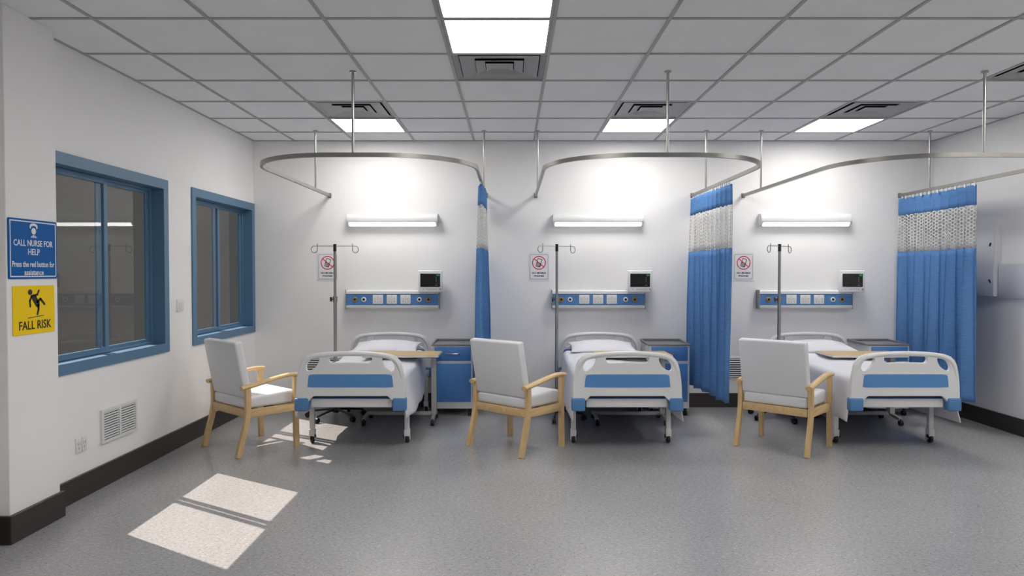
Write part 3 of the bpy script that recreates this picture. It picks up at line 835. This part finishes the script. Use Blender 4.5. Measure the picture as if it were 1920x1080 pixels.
# ================================================================ WALL LAMPS
t = thing('wall_lamp', '', 'lamp', (-1.19, YB, 1.88), 0, 'long wall lamps')
arc = [(0, .062), (-.03, .062)] + [(-.055 - .045 * math.sin(a), .005 + .057 * math.cos(a)) for a in [k * PI / 2 / 8 for k in range(9)]] + [(-.100, -.012), (-.097, -.022), (-.062, -.058), (0, -.058)]
b = B(); b.prof(arc, -.440, .440); b.build('housing', 'plastic', t)
for sx in (-1, 1):
    b = B(); cap = [(y * 1.0, z * 1.0) for y, z in arc]
    b.prof(cap, sx * .440, sx * .450); b.build('end_cap', 'plastic_grey', t)
b = B(); b.prof([(-.0930, -.0265), (-.0950, -.0285), (-.0655, -.0595), (-.0625, -.0575)], -.428, .428); b.build('diffuser', 'strip_light', t, smooth=False)
wl = ['long white wall lamp above the left bed', 'long white wall lamp above the middle bed', 'long white wall lamp above the right bed']
t['label'] = wl[0]; dup(t, (.857, YB, 1.88), wl[1]); dup(t, (2.922, YB, 1.88), wl[2])

# ================================================================ MEDICAL WALL RAILS
t = thing('medical_wall_rail', '', 'wall panel', (-1.19, YB, 1.09), 0, 'medical supply rails')
b = B(); b.box(-.458, .458, -.075, 0, -.088, .088); b.build('back_body', 'plastic_grey', t, smooth=False)
def rd(z0, z1, up):
    r = .03; pts = []
    if up:
        pts = [(0, z1), (-.075, z1)] + [(-.075 - .018 * math.sin(a), z1 - .018 + .018 * math.cos(a)) for a in [k * PI / 12 for k in range(1, 7)]] + [(-.093, z0), (0, z0)]
    else:
        pts = [(0, z1), (-.093, z1)] + [(-.075 - .018 * math.cos(a), z0 + .018 - .018 * math.sin(a)) for a in [k * PI / 12 for k in range(0, 7)]] + [(0, z0)]
    return pts
b = B(); b.prof(rd(.056, .093, True), -.458, .458); b.build('top_rail', 'plastic', t)
b = B(); b.prof(rd(-.093, -.058, False), -.458, .458); b.build('bottom_rail', 'plastic_grey', t)
b = B(); b.box(-.458, .458, -.086, -.07, -.058, .056); b.build('blue_panel', 'rail_blue', t, smooth=False)
for sx in (-1, 1):
    b = B(); x0, x1 = sorted((sx * .458, sx * .466)); b.box(x0, x1, -.096, 0, -.096, .096, bev=.003); b.build('end_cap', 'steel_dull', t)
px2m = .0053
for q, gold in ((-70, 1), (-53.5, 0), (50.7, 0), (67.8, 1)):
    x = q * px2m
    b = B(); b.lathe([(.024, -.086), (.024, -.094), (.021, -.097), (.013, -.097), (.013, -.090)], (x, 0, 0), 24, 'Y'); g = b.build('gas_outlet', 'brass' if gold else 'outlet', t)
    g['label'] = 'gold-ringed gas outlet' if gold else 'white-ringed gas outlet'
    b = B(); b.lathe([(.0125, -.088), (.0125, -.0975), (.009, -.1)], (x, 0, 0), 20, 'Y'); b.build('outlet_core', 'black', g)
for q in (-27, -1, 24.7):
    x = q * px2m
    b = B(); b.box(x - .051, x + .051, -.092, -.085, -.045, .046, bev=.003); pl_ = b.build('socket_plate', 'outlet', t)
    b = B()
    b.box(x - .001, x + .001, -.0928, -.0915, -.044, .045)
    for sx in (-.026, .026):
        b.box(x + sx - .010, x + sx - .006, -.0928, -.0915, .0, .016); b.box(x + sx + .006, x + sx + .010, -.0928, -.0915, .0, .016); b.box(x + sx - .003, x + sx + .003, -.0928, -.0915, -.024, -.012)
    b.build('socket_slot', 'socket_line', pl_, smooth=False)
ml = ['blue medical outlet rail on the wall above the left bed', 'blue medical outlet rail on the wall above the middle bed', 'blue medical outlet rail on the wall above the right bed']
t['label'] = ml[0]; dup(t, (.861, YB, 1.09), ml[1]); dup(t, (2.922, YB, 1.09), ml[2])

# ================================================================ PATIENT MONITORS
t = thing('patient_monitor', '', 'monitor', (-.806, 7.05, 1.27), math.radians(2), 'patient monitors')
b = B()
b.box(-.119, .119, -.012, .03, -.108, .108, bev=.010, seg=3)
b.box(-.105, .105, .025, .07, -.10, .085, bev=.012, seg=3)
# lower bulge at the back
b.prof([(.02, -.104), (.02, .07), (.055, .06), (.075, -.02), (.082, -.075), (.075, -.1)], -.112, .112)
b.build('housing', 'plastic', t)
b = B(); b.add(prism2d(rrect(-.0975, .0975, -.054, .077, .003), [], .0012), Matrix.Translation((0, -.0125, 0)) @ RX90); s = b.build('screen', 'screen', t, smooth=False)
b = B(); b.add(text_mesh('60', height=.022, bold=.02, ext=.0004), Matrix.Translation((.076, -.0142, .062)) @ RX90); b.build('green_number', 'digit_green', s, smooth=False)
b = B()
for zz in (.038, .019, .001): b.add(text_mesh('98', height=.008, bold=.02, ext=.0003), Matrix.Translation((.058, -.0140, zz)) @ RX90)
b.box(.048, .072, -.0141, -.0136, -.040, -.0375); b.box(.05, .066, -.0141, -.0136, -.0345, -.0325)
b.build('small_numbers', 'digit_grey', s, smooth=False)
b = B(); b.box(.052, .09, -.0141, -.0136, -.024, -.0215); b.box(.052, .082, -.0141, -.0136, -.0155, -.014); b.build('red_line', 'digit_red', s, smooth=False)
for x in (-.068, -.03, -.008, .014, .036, .058):
    b = B(); b.box(x - .007, x + .007, -.015, -.011, -.0795, -.0725, bev=.0015, seg=1); b.build('button', 'vent', t)
b = B(); b.cyl((.097, -.022, -.076), (.097, -.011, -.076), .0085, seg=18); b.build('dial', 'vent', t)
b = B(); b.box(-.03, .03, .075, .138, -.06, .0, bev=.004); b.build('wall_bracket', 'plastic_grey', t)
nl = ['patient monitor with black screen at the right end of the left wall rail', 'patient monitor with black screen above the middle bed', 'patient monitor with black screen above the right bed']
t['label'] = nl[0]; dup(t, (1.262, 7.05, 1.27), nl[1], 0.0); dup(t, (3.356, 7.05, 1.27), nl[2], math.radians(-3))

# ================================================================ NO MOBILE PHONES SIGNS
t = thing('phone_ban_sign', '', 'sign', (-1.8535, YB, 1.4195), 0, 'no mobile phones signs')
b = B(); b.add(prism2d(rrect(-.1035, .1035, -.143, .143, .010), [], .002, .0006), Matrix.Translation((0, -.0025, 0)) @ RX90); b.build('sign_board', 'sign_white', t)
def flat(o, h, y, half=.0006): return prism2d(o, h, half), Matrix.Translation((0, y, 0)) @ RX90
b = B(); b.add(*flat(rrect(-.091, .091, -.128, .121, .009), [rrect(-.0885, .0885, -.1255, .1185, .0075)[::-1]], -.005)); b.build('border_line', 'sign_black', t, smooth=False)
b = B(); R1, R2 = .069, .0605; cz = .036
b.add(*flat(circle(0, cz, R1), [circle(0, cz, R2)[::-1]], -.0052)); a = math.radians(-40)
b.add(*flat([(math.cos(a) * r_ - math.sin(a) * w_, cz + math.sin(a) * r_ + math.cos(a) * w_) for r_, w_ in ((-.062, -.0042), (.062, -.0042), (.062, .0042), (-.062, .0042))], [], -.0058))
b.build('red_ring', 'sign_red', t, smooth=False)
b = B(); ra = math.radians(-16)
def rp(poly): return [(x * math.cos(ra) - y * math.sin(ra), cz + x * math.sin(ra) + y * math.cos(ra)) for x, y in poly]
hl = [rp(rrect(-.0185, .0185, .002, .037, .004))[::-1]]
for i in range(3):
    for j in range(3): hl.append(rp(rrect(-.0185 + i * .0127, -.0185 + i * .0127 + .0095, -.036 + j * .012, -.036 + j * .012 + .0075, .0015, 2))[::-1])
b.add(*flat(rp(rrect(-.024, .024, -.043, .043, .007)), hl, -.0048)); b.build('phone_picture', 'sign_black', t, smooth=False)
b = B(); b.add(text_mesh('NO MOBILE', width=.138, height=.017, bold=.03, ext=.0005), Matrix.Translation((0, -.005, -.066)) @ RX90)
b.add(text_mesh('PHONES', width=.098, height=.017, bold=.03, ext=.0005), Matrix.Translation((0, -.005, -.096)) @ RX90); b.build('lettering', 'sign_black', t, smooth=False)
sl = ['no mobile phones sign partly hidden by the left infusion stand pole', 'no mobile phones sign between the first curtain and the middle bed', 'no mobile phones sign between the second curtain and the right bed']
t['label'] = sl[0]; dup(t, (.271, YB, 1.4195), sl[1]); dup(t, (2.328, YB, 1.4195), sl[2])

# ================================================================ SIGNS ON THE PIER
t = thing('nurse_call_sign', 'blue call nurse for help sign on the white pier', 'sign', (PX, 3.7375, 1.4765), 0)
hw, hh = .189, .154
def sflat(o, h, x, half=.0006): return prism2d(o, h, half), Matrix.Translation((x, 0, 0)) @ SIDE
b = B(); b.add(prism2d(rrect(-hw, hw, -hh, hh, .008), [], .0025, .0006), Matrix.Translation((.0026, 0, 0)) @ SIDE); b.build('sign_board', 'sign_blue', t)
b = B(); b.add(*sflat(rrect(-hw + .010, hw - .010, -hh + .010, hh - .010, .005), [rrect(-hw + .0155, hw - .0155, -hh + .0155, hh - .0155, .004)[::-1]], .0056)); b.build('border_line', 'sign_white', t, smooth=False)
b = B()
for s_, w_, h_, z_ in (('CALL NURSE FOR', .305, .032, .031), ('HELP', .090, .032, -.014), ('Press the red button for', .330, .030, -.078), ('assistance', .150, .027, -.121)):
    b.add(text_mesh(s_, width=w_, height=h_, bold=.014, ext=.0005), Matrix.Translation((.0058, 0, z_)) @ SIDE)
b.build('lettering', 'sign_white', t, smooth=False)
b = B(); cz = .094
b.add(*sflat(circle(0, cz, .017), [], .0056))
capo = [(-.030, cz + .018), (-.026, cz + .034), (0, cz + .041), (.026, cz + .034), (.030, cz + .018), (.022, cz + .012), (.018, cz + .024), (0, cz + .028), (-.018, cz + .024), (-.022, cz + .012)]
b.add(*sflat(smooth_poly(capo, 3), [], .0056))
for p in ([(-.024, cz - .034), (-.010, cz - .034), (-.012, cz - .022)], [(.024, cz - .034), (.010, cz - .034), (.012, cz - .022)]): b.add(*sflat(p, [], .0056))
b.add(*sflat([(-.006, cz - .034), (.006, cz - .034), (.004, cz - .020), (-.004, cz - .020)], [], .0056))
b.build('nurse_picture', 'sign_white', t, smooth=False)

t = thing('fall_risk_sign', 'yellow fall risk sign with falling figure, below the nurse sign', 'sign', (PX, 3.739, 1.161), 0)
hw, hh = .163, .126
b = B(); b.add(prism2d(rrect(-hw, hw, -hh, hh, .006), [], .002, .0006), Matrix.Translation((.0022, 0, 0)) @ SIDE); b.build('sign_board', 'sign_yellow', t)
# falling figure; picture coordinates: crop pixels of the sign, 4 px per photo px
def fp(px, py): return ((px - 247) / 314 * 2 * hw, -(py - 812) / 378 * 2 * hh)
b = B()
b.add(*sflat([fp(214 + 16 * math.cos(k * PI / 12), 674 + 22 * math.sin(k * PI / 12)) for k in range(24)][::-1], [], .0048))
def st(p, q, w, w2=None): b.add(*sflat(stroke(fp(*p), fp(*q), w, w2), [], .0048))
b.add(*sflat([fp(*p) for p in ((218, 706), (238, 690), (258, 706), (285, 760), (283, 795), (258, 790), (232, 738))][::-1], [], .0048))
st((226, 704), (211, 742), .012); st((211, 742), (214, 785), .011); st((246, 702), (268, 694), .012); st((268, 694), (280, 663), .011)
st((268, 752), (292, 730), .017, .014); st((292, 730), (322, 772), .014, .013)
st((272, 780), (276, 805), .016, .014); st((276, 808), (267, 848), .014, .013)
st((197, 874), (315, 862), .0035)
b.build('falling_figure', 'sign_black', t, smooth=False)
b = B(); b.add(text_mesh('FALL RISK', width=.252, height=.046, bold=.012, ext=.0005), Matrix.Translation((.0050, .006, -.079)) @ SIDE); b.build('lettering', 'sign_black', t, smooth=False)

# ================================================================ WALL VENTS, OUTLETS, SWITCH
t = thing('wall_vent', 'white slatted vent low on the left wall below the window', 'air vent', (XL, 4.69, .381), 0)
hw, hh = .211, .107
b = B()
for a in ((-hw, -hw + .022, -hh, hh), (hw - .022, hw, -hh, hh), (-hw + .022, hw - .022, -hh, -hh + .018), (-hw + .022, hw - .022, hh - .018, hh), (-.009, .009, -hh + .018, hh - .018)): b.box(0, .016, a[0], a[1], a[2], a[3])
b.build('vent_frame', 'grille', t, smooth=False)
b = B(); b.box(0, .002, -hw + .02, hw - .02, -hh + .016, hh - .016); b.build('vent_back', 'grille_dark', t, smooth=False)
for i in range(11):
    z = -hh + .018 + (2 * hh - .036) * (i + .5) / 11
    b = B(); b.prof([(.004, z + .004), (.006, z + .006), (.016, z - .001), (.014, z - .003)], -hw + .02, hw - .02, 'Y')
    b.build('slat', 'grille', t, smooth=False)

t = thing('wall_grille', '', 'air vent', (-1.888, YB, .392), 0, 'back wall vents')
hw, hh = .19, .112
b = B()
for a in ((-hw, -hw + .015, -hh, hh), (hw - .015, hw, -hh, hh), (-hw + .015, hw - .015, -hh, -hh + .012), (-hw + .015, hw - .015, hh - .012, hh)): b.box(a[0], a[1], -.014, 0, a[2], a[3])
b.build('vent_frame', 'grille', t, smooth=False)
b = B(); b.box(-hw + .012, hw - .012, -.002, 0, -hh + .01, hh - .01); b.build('vent_back', 'grille_dark', t, smooth=False)
for i in range(9):
    z = -hh + .012 + (2 * hh - .024) * (i + .5) / 9
    b = B(); b.prof([(-.003, z + .007), (-.005, z + .009), (-.013, z - .001), (-.011, z - .003)], -hw + .012, hw - .012, 'X')
    b.build('slat', 'grille', t, smooth=False)
t['label'] = 'slatted wall vent seen through the left footboard openings'
dup(t, (2.252, YB, .392), 'slatted wall vent between the second curtain and the right armchair')

t = thing('wall_socket', 'white double socket low on the left wall beside the vent', 'socket', (XL, 4.277, .323), 0)
b = B(); b.box(0, .008, -.054, .054, -.046, .046, bev=.003); b.build('socket_plate', 'outlet', t)
b = B(); b.box(.007, .0086, -.0012, .0012, -.045, .045)
for s_ in (-.027, .027):
    b.box(.0075, .009, s_ - .011, s_ - .007, 0, .016); b.box(.0075, .009, s_ + .007, s_ + .011, 0, .016); b.box(.0075, .009, s_ - .003, s_ + .003, -.024, -.012)
b.build('socket_slot', 'socket_line', t, smooth=False)
t = thing('light_switch', 'white light switch on the wall between the two windows', 'switch', (XL, 5.575, 1.10), 0)
b = B(); b.box(0, .008, -.055, .055, -.046, .046, bev=.003); b.build('switch_plate', 'outlet', t)
for s_ in (-.014, .014):
    b = B(); b.box(.007, .012, s_ - .011, s_ + .011, -.024, .024, bev=.002); b.build('rocker', 'plastic', t)

t = thing('wall_cupboard', 'tall white wall box with two latches behind the widest curtain', 'wall box', (XR, 6.42, 1.447), 0)
b = B(); b.box(-.055, 0, -.235, .235, -.297, .297, bev=.004); b.build('cupboard_body', 'box_white', t)
b = B(); b.box(-.061, -.054, -.229, .229, -.291, .291, bev=.002); dd = b.build('cupboard_door', 'box_white', t)
for z, a in ((.155, .5), (-.165, -.6)):
    b = B(); b.box(-.010, 0, -.006, .006, -.016, .016, bev=.003, rot=Matrix.Rotation(a, 3, 'X'), at=(-.061, -.190, z)); b.build('latch', 'black', dd)
t = thing('white_wall_panel', 'low wide white wall panel cut off by the right photo edge', 'wall box', (XR, 5.74, 1.287), 0)
b = B(); b.box(-.028, 0, -.425, .435, -.146, .146, bev=.003); b.build('panel_body', 'box_white', t)
b = B(); b.box(-.032, -.027, -.42, .43, -.128, .138, bev=.002); b.build('panel_cover', 'box_white', t)

# ================================================================ LIGHT FROM OUTSIDE, CAMERA
world = bpy.data.worlds.new('world'); bpy.context.scene.world = world; world.use_nodes = True
bg = world.node_tree.nodes['Background']; bg.inputs[0].default_value = lin(150, 146, 142); bg.inputs[1].default_value = 0.27
sd = bpy.data.lights.new('sun', 'SUN'); sd.energy = 8.0; sd.angle = math.radians(.35); sd.color = (1.0, .88, .78)
so = bpy.data.objects.new('sun', sd); COL.objects.link(so)
so.rotation_euler = Vector((.716, -.455, -1)).to_track_quat('-Z', 'Y').to_euler(); so.location = (-6, 6, 6)

cam = bpy.data.cameras.new('camera'); co = bpy.data.objects.new('camera', cam); COL.objects.link(co)
cam.sensor_width = 36; cam.lens = 36 * 1339.75 / 1920; co.location = (0, 0, CAM_H); co.rotation_euler = (PI / 2 - .0209, 0, 0)
cam.clip_start = .05
sc = bpy.context.scene; sc.camera = co
sc.view_settings.view_transform = 'Standard'; sc.view_settings.look = 'None'; sc.view_settings.gamma = 1; sc.view_settings.exposure = 0.0
sc.view_settings.use_curve_mapping = False
sc.cycles.use_denoising = True
sc.cycles.max_bounces = 10; sc.cycles.diffuse_bounces = 6; sc.cycles.transparent_max_bounces = 16
sc.cycles.sample_clamp_indirect = 4
